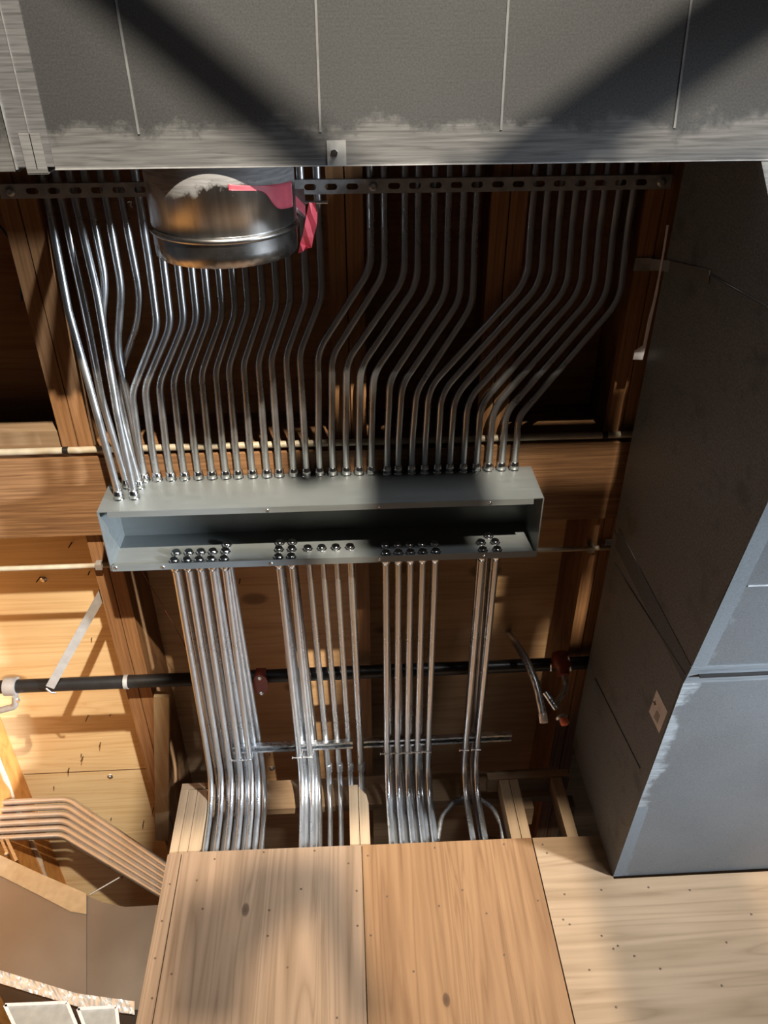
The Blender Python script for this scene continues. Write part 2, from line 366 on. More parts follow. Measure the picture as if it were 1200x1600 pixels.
# roof nails poking through the deck
nails = [(112, 848, 1), (30, 884, 0), (63, 902, 1), (140, 893, 1), (143, 997, 0), (50, 1063, 0), (138, 1118, 1), (173, 1117, 0), (157, 1160, 1), (127, 1178, 0), (130, 1182, 1), (108, 1200, 1), (84, 1229, 0), (174, 1278, 0), (225, 1282, 1), (172, 1353, 0), (192, 1366, 1), (240, 1262, 1), (243, 1285, 0), (421, 1178, 0), (470, 1062, 0), (375, 905, 1), (560, 1088, 0), (880, 1190, 0)]
NL = ['long nail through the deck between the beam and the thin tan tube', 'nail touching the thin tan tube at the far left', 'long nail just below the thin tan tube beside the washer', 'long nail right of the washer by the thin tan tube',
      'short nail in the bright deck right of the diagonal brace', 'nail just above the black pipe, left of the brace foot', 'long nail in the bright deck below the brace foot', 'short star-like nail beside the long nail below the pipe',
      'long bent nail in the middle of the bright bay below the pipe', 'short nail of a touching pair below the black pipe', 'long nail of a touching pair below the black pipe', 'bent nail left of the touching pair, nearest the orange wall',
      'short nail below the deck seam near the orange wall', 'short nail just above the bent conduits at lower left', 'long nail above the bent conduits near the angled board', 'short nail just under the bent conduits',
      'long nail where the two thin rods cross', 'upper sideways nail beside the angled board', 'lower sideways nail beside the angled board', 'short nail in the centre bay above the left end of the rail',
      'short nail behind the widely spaced conduits near the black pipe', 'long nail in the dark centre bay just below the trough', 'short nail beside the centre joist at the black pipe', 'nail in the dark bay beside the big right duct']
nm = None
for i, (x, y, big) in enumerate(nails):
    q = atz(x, y, DECK); L = .045 if big else .022; tx = random.uniform(-.006, .006); ty_ = -random.uniform(.0, .012)
    t = thing('roof_nail', MB().lathe(q + V((0, 0, .002)), (tx, ty_, -L), [(0, .003), (L * .8, .0027), (L, .0008)], 6), M_nail,
              NL[i], 'nail', 'nail points through the deck')
for (x, y, lb) in ((68, 905, 'left bay near the thin tan tube'), (172, 1213, 'left bay on the deck seam'), (425, 1200, 'centre bay behind the rail')):
    q = atz(x, y, DECK)
    t = thing('screw_washer', MB().lathe(q, (0, 0, -1), [(0, .016), (.003, .015), (.0031, .007), (.009, .006)], 12), M_wash, 'small bright screw washer on the deck in the ' + lb, 'washer')
# deck joints
for y, lb in ((3.52, 'left'), ):
    obj('trim_1', MB().box(-1.785, -1.03, y, y + .004, DECK - .0015, DECK), M_spot, kind='structure')
# foam strip on the left wall top
pts = [(-1.785, 2.9 + i * .09, DECK - .16 + random.uniform(-.008, .008)) for i in range(26)]
thing('sealant_strip', MB().tube(pts, [random.uniform(.007, .017) for _ in pts], 8), M_caulk, 'crumbling tan bead of sealant along the orange left wall', 'sealant')
# thin wires
thing('hanging_wire', MB().tube([atz(222, 893, 2.53), atz(285, 1000, 2.50), atz(330, 1110, 2.47)], .0016, 6), M_brownwire, 'thin brown wire slanting behind the left conduit bundle', 'wire')
thing('blue_cable', MB().tube(fillet([atz(-25, 330, 2.7), atz(12, 365, 2.69), atz(30, 410, 2.68), atz(34, 470, 2.68)], .2), .004, 8), M_cable, 'thin dark blue cable in the left bay beside the joist', 'cable')

# ================================================================== GREY TROUGH (wiring gutter), open towards the floor
X0, X1, Y0, Y1, Z0, Z1, T = -.862, .680, 1.503, 1.758, 2.300, 2.517, .003
tr = empty('wiring_trough', (0, (Y0 + Y1) / 2, Z0), label='long grey steel wiring trough with its cover off, full of conduit ends', cat='electrical box')
obj('near_wall', MB().box(X0, X1, Y0, Y0 + T, Z0, Z1), M_box, tr)
obj('far_wall', MB().box(X0 + T, X1 - T, Y1 - T, Y1, Z0, Z1 - T), M_box, tr)
obj('top_plate', MB().box(X0 + T, X1 - T, Y0 + T, Y1, Z1 - T + .0005, Z1), M_box, tr)
obj('end_plate', MB().box(X0, X0 + T, Y0 + T, Y1, Z0, Z1), M_box, tr)
obj('end_plate', MB().box(X1 - T, X1, Y0 + T, Y1, Z0, Z1).box(X1 - .0005, X1 + .0012, Y0, Y1, Z0 - .0005, Z0 + .004), M_box, tr)
obj('near_lip', MB().box(X0 + .035, X1 - .035, Y0 + .0005, Y0 + .024, Z0 - .002, Z0 - .0002), M_box, tr)
obj('far_lip', MB().box(X0 + .006, X1 - .002, Y1 - .026, Y1 + .001, Z0 - .002, Z0 - .0002), M_box, tr)
sc0 = None
for (px, y) in ((255, Y1 - .012), (425, Y1 - .012), (593, Y1 - .012), (755, Y1 - .012), (418, Y0 + .013), (593, Y0 + .013), (765, Y0 + .013), (181, Y1 - .016)):
    q = atz(px, 885 if y > 1.6 else 795, Z0); q = V((q.x, y, Z0 - .002))
    if sc0 is None:
        sc0 = obj('screw', MB().lathe(q, (0, 0, -1), [(0, .006), (.003, .0052), (.004, .002)], 10), M_fit, tr)
    else: copychild(sc0, tr, q - V((0, 0, .004)))

# ================================================================== CONDUITS
R = .0124
ZB = 2.495
def connector(parent, pos, axis, n=12):
    """hexagon-bodied compression connector; pos on the wall, axis pointing out along the conduit"""
    a = V(axis).normalized()
    obj('connector', MB().lathe(V(pos), a, [(0, .0185), (.004, .0195), (.006, .0175), (.010, .0170), (.012, .0185), (.024, .0180), (.026, .0168), (.034, .0160), (.036, .0142)], n), M_fit, parent)
def locknut(parent, pos, axis):
    a = V(axis).normalized(); u = a.orthogonal().normalized(); v = a.cross(u); mb = MB(); n = 16; vs = []; fs = []
    for h in (0, .005):
        for k in range(n):
            r = .0205 if k % 2 == 0 else .0172
            vs.append(V(pos) + a * h + (u * math.cos(2 * math.pi * k / n) + v * math.sin(2 * math.pi * k / n)) * r)
    fs = [(k, (k + 1) % n, n + (k + 1) % n, n + k) for k in range(n)] + [tuple(range(n - 1, -1, -1)), tuple(range(n, 2 * n))]
    mb.add(vs, fs); mb.lathe(V(pos) + a * .0052, a, [(0, .0150), (.010, .0148), (.011, .0125)], 14)
    mb.lathe(V(pos) + a * .0163, a, [(0, .0100), (.0002, .0100)], 12)
    obj('locknut', mb, M_fit, parent)

ORD = ['first', 'second', 'third', 'fourth', 'fifth', 'sixth', 'seventh', 'eighth', 'ninth', 'tenth', 'eleventh', 'twelfth', 'thirteenth', 'fourteenth']
def upper(Apx, Bpx, base_px, label, group, zA=2.530, zTop=2.584, xt=None):
    A = atz(*Apx, zA); Bq = atz(*Bpx, 2.503); base = aty(base_px[0], base_px[1] - 6, Y0)
    zb = 2.496
    P = [V((A.x if xt is None else xt, -.35, zTop)), V((A.x if xt is None else xt, A.y - .20, (zTop + zA) / 2 + .008)), A, Bq, V((base.x + (Bq.x - base.x) * .1, Y0 - .14, zb)), V((base.x, Y0 - .002, zb))]
    path = fillet(P, [.5, .16, .16, .5], 8)
    t = obj('conduit', MB().tube(path, R, 14), M_emt, label=label, cat='conduit', group=group)
    connector(t, (base.x, Y0 - .0005, zb), (0, -1, 0)); return t
g1 = 'upper conduits bending from the duct down into the trough'
# right-hand group
b3 = [662, 682, 701, 722, 742, 761, 781, 801]; n = 8
for i in range(n):
    f = i / 7; upper((824 + 144 * f, 438 + 30 * f), (670 + 140 * f, 606 + 46 * f), (b3[i], 739 - 4 * f),
          '%s steel conduit from the left among the eight at the right of the trough top' % ORD[i], g1)
b2 = [500, 520, 541, 561, 580, 604, 621, 642]; t2 = [585, 607, 639, 660, 685, 707, 730, 750]
for i in range(n):
    f = i / 7; upper((t2[i] - 5 - 7 * f, 418 + 58 * f), (b2[i] - 3 + 12 * f, 548 + 62 * f), (b2[i], 742 - 3 * f),
          '%s steel conduit from the left among the eight above the middle of the trough' % ORD[i], g1)
b1 = [232, 251, 272, 293, 314, 335, 356, 375, 397, 419, 438, 460, 480]
m1 = [237, 260, 283, 306, 328, 351, 372, 392, 415, 437, 457, 482, 505]
dx = [9, 7, 5, 2, -1, -3, -4, -4, -4, -4, -3, -3, -2]
for i in range(13):
    f = i / 12; upper((m1[i] + dx[i], 512 - 50 * f), (b1[i] - 26 + 14 * f, 614 - 62 * f ** .8), (b1[i], 745 - 3 * f),
          '%s steel conduit from the left in the row passing behind the round collar' % ORD[i], g1)
# left cluster: crossing over each other and ending in two rows
def cluster(pxs, zs, base_px, label):
    P = [atz(x, y, z) for (x, y), z in zip(pxs, zs)]
    base = aty(base_px[0], base_px[1] - 6, Y0); base.z = min(base.z, 2.49)
    first = V((P[0].x, -.35, zs[0])); P = [first] + P + [V((base.x, Y0 - .002, base.z))]
    t = obj('conduit', MB().tube(fillet(P, .35, 6), R, 14), M_emt, label=label, cat='conduit', group=g1)
    connector(t, (base.x, Y0 - .0005, base.z), (0, -1, 0))
cluster([(75, 315), (107, 485), (150, 640)], [2.584, 2.49, 2.40], (187, 786), 'outermost left conduit ending in the front row at the trough corner')
cluster([(97, 315), (131, 475), (158, 620)], [2.584, 2.52, 2.47], (200, 768), 'second conduit from the left end, ending in the upper corner row of the trough')
cluster([(118, 315), (152, 460), (182, 640)], [2.584, 2.49, 2.42], (211, 785), 'third conduit from the left end, ending in the front row of the trough corner')
cluster([(141, 315), (165, 440), (158, 505), (190, 660)], [2.584, 2.545, 2.53, 2.475], (219, 769), 'fourth conduit from the left end, bowing behind its neighbours')
cluster([(166, 315), (190, 450), (183, 545), (207, 655)], [2.584, 2.550, 2.545, 2.51], (228, 755), 'fifth conduit from the left end, with a slight outward bow')
cluster([(191, 315), (223, 482), (186, 590), (200, 660)], [2.584, 2.560, 2.572, 2.55], (216, 757), 'sixth conduit from the left end, kicking back behind the cluster')

# lower conduits: along the ceiling, then down behind the boards
g2 = 'lower conduits from the trough to the boarded wall'
R1, R2, R3 = 2.336, 2.383, 2.424
lower = []
for i, x in enumerate((-.643, -.597, -.553, -.509, -.463)):
    lower.append((x, R1, 'bottom row', 'left-hand bundle', i)); lower.append((x, R2, 'second row', 'left-hand bundle', i))
lower.append((-.463, R3, 'top row', 'left-hand bundle', 4))
for i, x in enumerate((-.266, -.219)):
    for z, rn in ((R1, 'bottom row'), (R2, 'middle row'), (R3, 'top row')): lower.append((x, z, rn, 'pair-wide bundle left of centre', i))
for i, x in enumerate((-.160, -.108, -.056, -.003)): lower.append((x, R2, 'single row', 'widely spaced centre set', i))
for i, x in enumerate((.128, .174, .219, .264, .312)):
    lower.append((x, R1, 'bottom row', 'five-wide bundle right of centre', i)); lower.append((x, R2, 'top row', 'five-wide bundle right of centre', i))
for i, x in enumerate((.487, .540)):
    for z, rn in ((R1, 'bottom row'), (R2, 'middle row')): lower.append((x, z, rn, 'small right-hand bundle', i))
lower.append((.522, R3, 'top row', 'small right-hand bundle', 1))
for (x, z, rn, bn, i) in lower:
    k = round((z - R1) / .0435)
    xe = x + {'left-hand bundle': -.016, 'pair-wide bundle left of centre': .012, 'widely spaced centre set': .006 - .003 * i, 'five-wide bundle right of centre': .004, 'small right-hand bundle': -.006}[bn]
    xe += .022 * k * (.55 if bn.startswith('pair') else 1 if x < .3 else .45)
    yv = YW + .050 + k * .052
    rr = R
    if bn == 'widely spaced centre set': yv = YW + .150; rr = .0150 if i == 3 else .0120
    zb = z; yb = 2.90
    P = [V((x, Y1 + .002, z)), V((xe - .022 * k * .6, yb - .1, z)), V((xe, yv, z)), V((xe - .004, yv, .9))]
    sway = {'left-hand bundle': .012, 'pair-wide bundle left of centre': .02}.get(bn, 0)
    P = [V((x, Y1 + .002, z)), V((x + (xe - x) * .7, 2.70, z)), V((xe, yv, z - .01)), V((xe + sway, yv + .004, .9))]
    path = fillet(P, [.8, .16], 10)
    t = obj('conduit', MB().tube(path, rr, 14), M_emt, cat='conduit', group=g2,
            label='%s conduit from left, %s, %s' % (ORD[i], rn, bn) if not (rn == 'top row' and bn in ('left-hand bundle', 'small right-hand bundle')) else 'lone extra conduit in the top row of the %s' % bn)
    connector(t, (x, Y1 + .0005, z), (0, 1, 0)); locknut(t, (x, Y1 - T - .0005, z), (0, -1, 0))
    if bn == 'widely spaced centre set':
        obj('coupling', MB().tube([(xe, 2.965, z - .006), (xe, 3.01, z - .008)], rr + .003, 14), M_emt, t)

# rail carrying the conduits (shallow slotted channel lying between the rows)
def rail(x0, x1, label):
    t = thing('support_rail', MB().box(x0, x1, 2.79, 2.832, 2.3680, 2.3705).box(x0, x1, 2.79, 2.7925, 2.3495, 2.368).box(x0, x1, 2.8295, 2.832, 2.3495, 2.368)
              .box(x0, x1, 2.7925, 2.801, 2.3495, 2.3515).box(x0, x1, 2.821, 2.8295, 2.3495, 2.3515), M_bright, label, 'strut channel'); return t
r1 = rail(-.548, -.020, 'left bright strut rail strapping the lower conduits')
r2 = rail(.030, .690, 'right bright strut rail strapping the lower conduits')
def strap(parent, x):
    y = 2.842; mb = MB()
    arc = [V((x + .0145 * math.cos(t), y, 2.336 + .0145 * math.sin(t))) for t in [math.pi * (1.0 + k / 10) for k in range(11)]]
    L = arc[0] + V((0, 0, .014)); Rr = arc[-1] + V((0, 0, .014)); pts = [L] + arc + [Rr]
    for a_, b_ in zip(pts[:-1], pts[1:]): mb.bar(a_, b_, .016, .0022, (0, 1, 0)) if False else mb.prism([a_ + V((0, -.008, 0)), a_ + V((0, .008, 0)), b_ + V((0, .008, 0)), b_ + V((0, -.008, 0))], (b_ - a_).cross(V((0, 1, 0))).normalized() * .002)
    mb.tube([V((x - .027, y, 2.322)), V((x + .012, y, 2.318))], .0032, 8).lathe((x - .027, y, 2.322), (-1, 0, 0), [(0, .006), (.004, .006)], 6)
    obj('strap_clamp', mb, M_wash, parent)
for x in (-.523, -.477, -.257, -.209): strap(r1, x)
for x in (.131, .177, .222, .267, .315, .483, .536): strap(r2, x)

# ================================================================== slotted strut under the joists
def strut(x0, x1, yc, z, label):
    w = .0206; h = .0205; th = .0025; mb = MB()
    cells = 32; cw = (x1 - x0) / cells
    t = empty('slotted_strut', (0, yc, z), label=label, cat='strut channel')
    for i in range(cells):
        cx = x0 + cw * (i + .5)
        if i in (0, 17, 31):
            mb.box(cx - cw / 2, cx + cw / 2, yc - w, yc + w, z, z + th)
            continue
        hx, hy = cw / 2, w
        sl, sr = .0095, .0088
        ang = sorted(set([k * math.pi / 12 for k in range(24)] + [math.atan2(sy * hy, sx * hx) % (2 * math.pi) for sx in (1, -1) for sy in (1, -1)]))
        inn, out = [], []
        for a in ang:
            c_, s_ = math.cos(a), math.sin(a)
            k = min(hx / abs(c_) if abs(c_) > 1e-6 else 9, hy / abs(s_) if abs(s_) > 1e-6 else 9); out.append((cx + c_ * k, yc + s_ * k))
            # stadium hit
            lo, hi = 0, .05
            for _ in range(24):
                md = (lo + hi) / 2; X = abs(c_ * md); Y = abs(s_ * md); d = math.hypot(max(0, X - sl), Y)
                if d < sr: lo = md
                else: hi = md
            inn.append((cx + c_ * lo, yc + s_ * lo))
        m = len(ang); vs = [(x, y, z) for x, y in out] + [(x, y, z) for x, y in inn] + [(x, y, z + th) for x, y in out] + [(x, y, z + th) for x, y in inn]
        fs = []
        for k in range(m):
            j = (k + 1) % m
            fs += [(k, m + k, m + j, j), (2 * m + k, 2 * m + j, 3 * m + j, 3 * m + k), (m + k, 3 * m + k, 3 * m + j, m + j)]
        mb.add(vs, fs)
    obj('slotted_web', mb, M_strut, t)
    obj('side_flange', MB().box(x0, x1, yc - w, yc - w + th, z + th, z + h - .006), M_strut, t)
    obj('side_flange', MB().box(x0, x1, yc + w - th, yc + w, z + th, z + h - .006), M_strut, t)
    for i in (0, 17, 31):
        cx = x0 + cw * (i + .5); obj('bolt', MB().lathe((cx, yc, z), (0, 0, -1), [(0, .014), (.002, .014), (.0021, .0075), (.008, .0075)], 12), M_strut, t)
strut(-1.004, 1.020, .515, 2.537, 'long slotted grey strut holding the upper conduits under the joists')

# ================================================================== TOP DUCT
TD = 2.0; YE = .357
mt = duct_mat('duct_top_sheet', (.118, .120, .122), (.13, .13, .13), axis_dist(1, (.357 + 1.6) / 2), metallic=.7, rough=.48)
td = empty('rectangular_duct', (0, -.3, TD), label='big grey sheet metal duct overhead with sealant along its edge', cat='duct')
body = MB().box(-.652, 3.2, -1.6, YE, TD, TD + .50)
obj('duct_body', body, mt, td)
obj('duct_body', MB().box(-2.6, -.735, -1.6, YE + .006, TD + .002, TD + .50), mt, td)
mbs = MB().box(-.735, -.652, -1.6, YE - .004, TD - .004, TD + .49)
obj('joint_strip', mbs, duct_mat('joint_sealant', (.10, .105, .11), (.115, .115, .12), axis_dist(0, 0.0), metallic=.3), td, label='sealed slip joint')
obj('standing_seam', MB().box(-.738, -.734, -1.6, YE, TD - .010, TD).box(-.692, -.690, -1.6, YE, TD - .007, TD - .004), M_strut, td)
obj('corner_clip', MB().box(-.715, -.668, YE - .075, YE + .010, TD - .007, TD - .0045).box(-.715, -.668, YE + .008, YE + .011, TD - .007, TD + .05), duct_mat('clip_sealant', (.17, .17, .17), (.17, .17, .17), axis_dist(0, 0.0), metallic=.2), td)
for (xa, xb) in ((180, 222), (494, 502), (793, 780), (1075, 1046)):
    pa = atz(xa, 0, TD); pb = atz(xb, 240, TD); d = (pb - pa); pa2 = pa - d * 4
    obj('cross_break', MB().bar(V((pa2.x, -1.6, TD - .001)), V((pb.x, YE - .07, TD - .001)),   .005, .002), metal('bead_%d' % xa, (.17, .175, .18), .6, .1, metallic=.2), td)
q = atz(526, 240, TD)
tab = obj('hanger_tab', MB().box(q.x - .022, q.x + .022, YE - .052, YE + .003, TD - .003, TD - .0005).box(q.x - .022, q.x + .022, YE + .0005, YE + .003, TD - .003, TD + .06), metal('tab_steel', (.55, .56, .56), .4, .15, metallic=.5), td)
obj('bolt', MB().lathe((q.x - .006, YE - .025, TD - .003), (0, 0, -1), [(0, .009), (.002, .009), (.0021, .006), (.007, .006)], 6), M_fit, tab)
obj('edge_hem', MB().box(-.652, 3.2, YE + .0005, YE + .003, TD - .004, TD + .018), metal('hem_metal', (.62, .62, .62), .35, .1, metallic=.6), td)

# round take-off collar on the far side of the duct
cx, cz, cr, y1 = -.305, 2.196, .190, .600
co = empty('round_collar', (cx, YE, cz - cr), label='shiny round sheet metal take-off collar sticking out of the overhead duct', cat='duct')
nS = 96
def ring_surf(prof, crimp=None):
    vs, fs = [], []
    for (y, r) in prof:
        for k in range(nS):
            a = 2 * math.pi * k / nS; rr = r
            if crimp and y > crimp: rr = r + (.0013 if k % 2 else -.0007) * min(1, (y - crimp) / .012)
            vs.append((cx + rr * math.cos(a), y, cz + rr * math.sin(a)))
    for i in range(len(prof) - 1):
        for k in range(nS):
            k2 = (k + 1) % nS; fs.append((i * nS + k, (i + 1) * nS + k, (i + 1) * nS + k2, i * nS + k2))
    return MB().add(vs, fs, True)
m, nt, b = mat('collar_sheet')
c = coords(nt, (22, 2.5, 22)); n1 = N(nt, 'ShaderNodeTexNoise', Scale=1.0, Detail=5.0, Distortion=.8); nt.links.new(c, n1.inputs['Vector'])
basec = ramp(nt, n1.outputs[0], [(.3, (.30, .29, .28)), (.5, (.40, .39, .38)), (.75, (.62, .61, .60))])
tcn = nt.nodes.new('ShaderNodeTexCoord'); sp = nt.nodes.new('ShaderNodeSeparateXYZ'); nt.links.new(tcn.outputs['Object'], sp.inputs[0])
c2 = coords(nt, (9, 9, 9)); n2 = N(nt, 'ShaderNodeTexNoise', Scale=1.0, Detail=7.0, Roughness=.7); nt.links.new(c2, n2.inputs['Vector'])
ad = N(nt, 'ShaderNodeMath', operation='MULTIPLY_ADD'); ad.inputs[1].default_value = .16; nt.links.new(n2.outputs[0], ad.inputs[0]); nt.links.new(sp.outputs[1], ad.inputs[2])
lt = N(nt, 'ShaderNodeMapRange'); lt.inputs['From Min'].default_value = .062; lt.inputs["From Max"].default_value = .046; nt.links.new(ad.outputs[0], lt.inputs['Value'])
c3 = coords(nt, (12, 140, 12)); n3 = N(nt, 'ShaderNodeTexNoise', Scale=1.0, Detail=5.0, Distortion=.6); nt.links.new(c3, n3.inputs['Vector'])
seal = ramp(nt, n3.outputs[0], [(.3, (.20, .20, .20)), (.6, (.36, .36, .37))])
nt.links.new(mixc(nt, lt.outputs[0], basec, seal), b.inputs['Base Color'])
mm = N(nt, 'ShaderNodeMath', operation='MULTIPLY_ADD'); mm.inputs[1].default_value = -.8; mm.inputs[2].default_value = 1.0; nt.links.new(lt.outputs[0], mm.inputs[0]); nt.links.new(mm.outputs[0], b.inputs['Metallic'])
rg = N(nt, 'ShaderNodeMath', operation='MULTIPLY_ADD'); rg.inputs[1].default_value = .35; rg.inputs[2].default_value = .34; nt.links.new(lt.outputs[0], rg.inputs[0]); nt.links.new(rg.outputs[0], b.inputs['Roughness'])
cb = ring_surf([(YE + .001, cr), (YE + .02, cr), (.520, cr), (.5205, cr - .0025), (.5215, cr - .0025), (.522, cr - .001), (.523, cr - .001)])
bodyo = obj('collar_body', cb, m, co)
obj('rolled_bead', ring_surf([(.524, cr - .001), (.527, cr + .005), (.533, cr + .006), (.538, cr + .004), (.540, cr - .001)]), M_collar, co)
obj('crimped_end', ring_surf([(.5405, cr - .001), (.56, cr - .002), (.57, cr - .002), (.598, cr - .003), (.599, cr - .006), (.56, cr - .006), (.50, cr - .006)], crimp=.548), M_collar, co)
# pink sprayed mark conforming to the collar
def patch(a0, a1, f0, f1, nm, mm_, par, off=.0012):
    vs, fs = [], []; K = 24; J = 6
    for i in range(K + 1):
        t = i / K; a = math.radians(a0 + (a1 - a0) * t)
        for j in range(J + 1):
            y = f0(t) + (f1(t) - f0(t)) * j / J
            for o_ in (0, 1): vs.append((cx + (cr + .0004 + off * o_) * math.cos(a), y, cz + (cr + .0004 + off * o_) * math.sin(a)))
    W_ = (J + 1) * 2
    for i in range(K):
        for j in range(J):
            p0 = i * W_ + j * 2; fs += [(p0 + 1, p0 + 3, p0 + W_ + 3, p0 + W_ + 1)]
    for i in range(K):
        for j in (0, J):
            p0 = i * W_ + j * 2; fs += [(p0, p0 + 1, p0 + W_ + 1, p0 + W_)]
    for i in (0, K):
        for j in range(J):
            p0 = i * W_ + j * 2; fs += [(p0, p0 + 2, p0 + 3, p0 + 1)]
    return obj(nm, MB().add(vs, fs, True), mm_, par)
patch(283, 345, lambda t: .398 + .022 * t ** .7, lambda t: .412 + .02 * t + .05 / (1 + math.exp(-22 * (t - .52))), 'pink_mark', M_pinkmark, co)
# small bracket with pink flag beside the collar
q = atz(433, 322, 2.14); q1 = atz(478, 300, 2.14)
bk = thing('duct_bracket', MB().prism([atz(437, 297, 2.30), atz(475, 295, 2.30), atz(478, 341, 2.30), atz(457, 328, 2.30), atz(437, 328, 2.30)], (0, 0, .003)), metal('bracket_metal', (.75, .55, .58), .25, .1), 'small shiny bracket with a painted-on pink reflection beside the round collar', 'bracket')
obj('pink_reflection', MB().prism([atz(440, 299, 2.2985), atz(455, 299, 2.2985), atz(477, 322, 2.2985), atz(477, 338, 2.2985)], (0, 0, .0012)), M_pinkmark, bk)  # pink reflection put into the colour of stripe and bracket
obj('rib', MB().prism([atz(431, 296, 2.292), atz(437, 296, 2.292), atz(438, 331, 2.292), atz(432, 331, 2.292)], (0, 0, .010)), M_collar, bk)
rd = thing('threaded_rod', MB().tube([atz(470, 316, 2.42), atz(512, 316, 2.42)], .0045, 10), M_bright, 'short threaded rod end poking out beside the pink flag', 'rod')
tp = [(483, 316, 492, 316), (479, 335, 496, 334), (476, 352, 495, 352), (473, 368, 490, 371), (469, 380, 487, 387), (466, 396, 481, 388)]
vs, fs = [], []
for i, (xa, ya, xb, yb) in enumerate(tp):
    dz = .006 * math.sin(i * 1.9)
    for (x, y, dd) in ((xa, ya, 0), ((xa + xb) / 2, (ya + yb) / 2 + 1, .004 * (-1) ** i), (xb, yb, 0)):
        p_ = atz(x, y, 2.40 + dz + dd); vs += [p_, p_ + V((0, 0, .0012))]
for i in range(len(tp) - 1):
    for j in range(2):
        k = i * 6 + j * 2; fs += [(k, k + 2, k + 8, k + 6), (k + 1, k + 7, k + 9, k + 3)]
    k = i * 6; fs += [(k, k + 6, k + 7, k + 1), (k + 4, k + 5, k + 11, k + 10)]
fs += [(0, 1, 3, 2), (2, 3, 5, 4), (30, 32, 33, 31), (32, 34, 35, 33)]
thing('marker_flag', MB().add(vs, fs), M_pink, 'strip of bright pink flagging tape hanging beside the collar', 'tape')
thing('beam_clip', MB().tube(fillet([atz(199, 316, 2.50), atz(206, 313, 2.50), atz(203, 320, 2.50), atz(207, 324, 2.50)], .004, 3), .0022, 6), M_fit, 'tiny spring clip on the strut left of the collar', 'clip')

# ================================================================== RIGHT DUCT (drops from the overhead duct to the wall)
XD = 1.012
prof = [(YE + .005, 2.445), (YE + .005, 1.995), (.60, 1.72), (.84, 1.585), (1.043, 1.558), (1.40, 1.622), (1.752, 1.678), (1.80, 1.700), (2.40, 1.745), (2.998, 1.787), (2.998, 2.445)]
def bot(y):
    for (ya, za), (yb, zb) in zip(prof[1:-2], prof[2:-1]):
        if ya <= y <= yb: return za + (zb - za) * (y - ya) / (yb - ya)
    return 1.787
rdct = empty('riser_duct', (1.6, 1.7, 1.56), label='big dark square duct running back to the plywood wall at right', cat='duct')
m_r = duct_mat('right_duct_sheet', (.125, .13, .135), (.15, .16, .165), axis_dist(0, -.905), metallic=.6, rough=.5)
W2 = 1.7
polyA = [(XD, y, z) for y, z in prof if y <= 1.76]; polyA = [(XD, YE + .005, 2.445), (XD, YE + .005, 1.995), (XD, .60, 1.72), (XD, .84, 1.585), (XD, 1.043, 1.558), (XD, 1.40, 1.622), (XD, 1.752, 1.678), (XD, 1.752, 2.445)]
obj('near_section', MB().prism(polyA, (W2, 0, 0)), m_r, rdct)
obj('far_section', MB().prism([(XD, 1.756, 2.445), (XD, 1.756, 1.686), (XD, 2.40, 1.742), (XD, 2.998, 1.787), (XD, 2.998, 2.445)], (W2, 0, 0)), m_r, rdct)
m_sl = duct_mat('joint_sealant_grey', (.085, .093, .10), (.085, .093, .10), axis_dist(1, 0.0), metallic=.1, rough=.6)
obj('joint_band', MB().prism([(XD - .002, 1.715, 2.40), (XD - .002, 1.715, 1.668), (XD - .002, 1.80, 1.686), (XD - .002, 1.80, 2.40)], (W2, 0, 0)), m_sl, rdct, label='sealed flange joint')
obj('joint_slip', MB().box(XD + .03, XD + W2, 1.752, 1.757, 1.664, 1.680), M_black, rdct)
for y in (1.36, 2.05, 2.52):
    obj('sheet_seam', MB().bar((XD + .055, y, bot(y) - .0008), (XD + W2, y, bot(y) - .0008), .004, .002), M_strut, rdct)
# edge band along the corner
obj('corner_band', MB().prism([(XD - .001, 1.05, 1.5565), (XD + .045, 1.05, 1.5565), (XD + .045, 1.712, 1.6690), (XD - .001, 1.712, 1.6690)], (0, 0, .002)).prism([(XD - .001, 1.802, 1.6990), (XD + .035, 1.802, 1.6990), (XD + .045, 2.99, 1.7850), (XD - .001, 2.99, 1.7850)], (0, 0, .002)), m_sl, rdct, label='brushed grey sealant band')
# diagonal stiffening creases on the dark side
for (a_, b_) in (((960, 880), (1072, 1055)), ((930, 1060), (1000, 1200)), ((1110, 430), (1200, 480))):
    obj('side_crease', MB().bar(atx(*a_, XD - .001), atx(*b_, XD - .001), .004, .005, (1, 0, 0)), m_r, rdct)
# paper label stuck on the dark side
cardp = [atx(1026, 1078, XD - .0015), atx(1043, 1112, XD - .0015), atx(1030, 1146, XD - .0015), atx(1014, 1112, XD - .0015)]
cd_ = obj('paper_label', MB().prism(cardp, (.0008, 0, 0)), M_card, rdct, label='small whitish paper label')
obj('ink_mark', MB().bar(atx(1020, 1096, XD - .0022), atx(1025, 1101, XD - .0022), .004, .0008, (1, 0, 0)).bar(atx(1024, 1095, XD - .0022), atx(1022, 1102, XD - .0022), .003, .0008, (1, 0, 0)), M_ink, cd_)
obj('stamp', MB().prism([atx(1026, 1110, XD - .0022), atx(1031, 1118, XD - .0022), atx(1027, 1130, XD - .0022), atx(1021, 1120, XD - .0022)], (.0005, 0, 0)), M_grey, cd_)
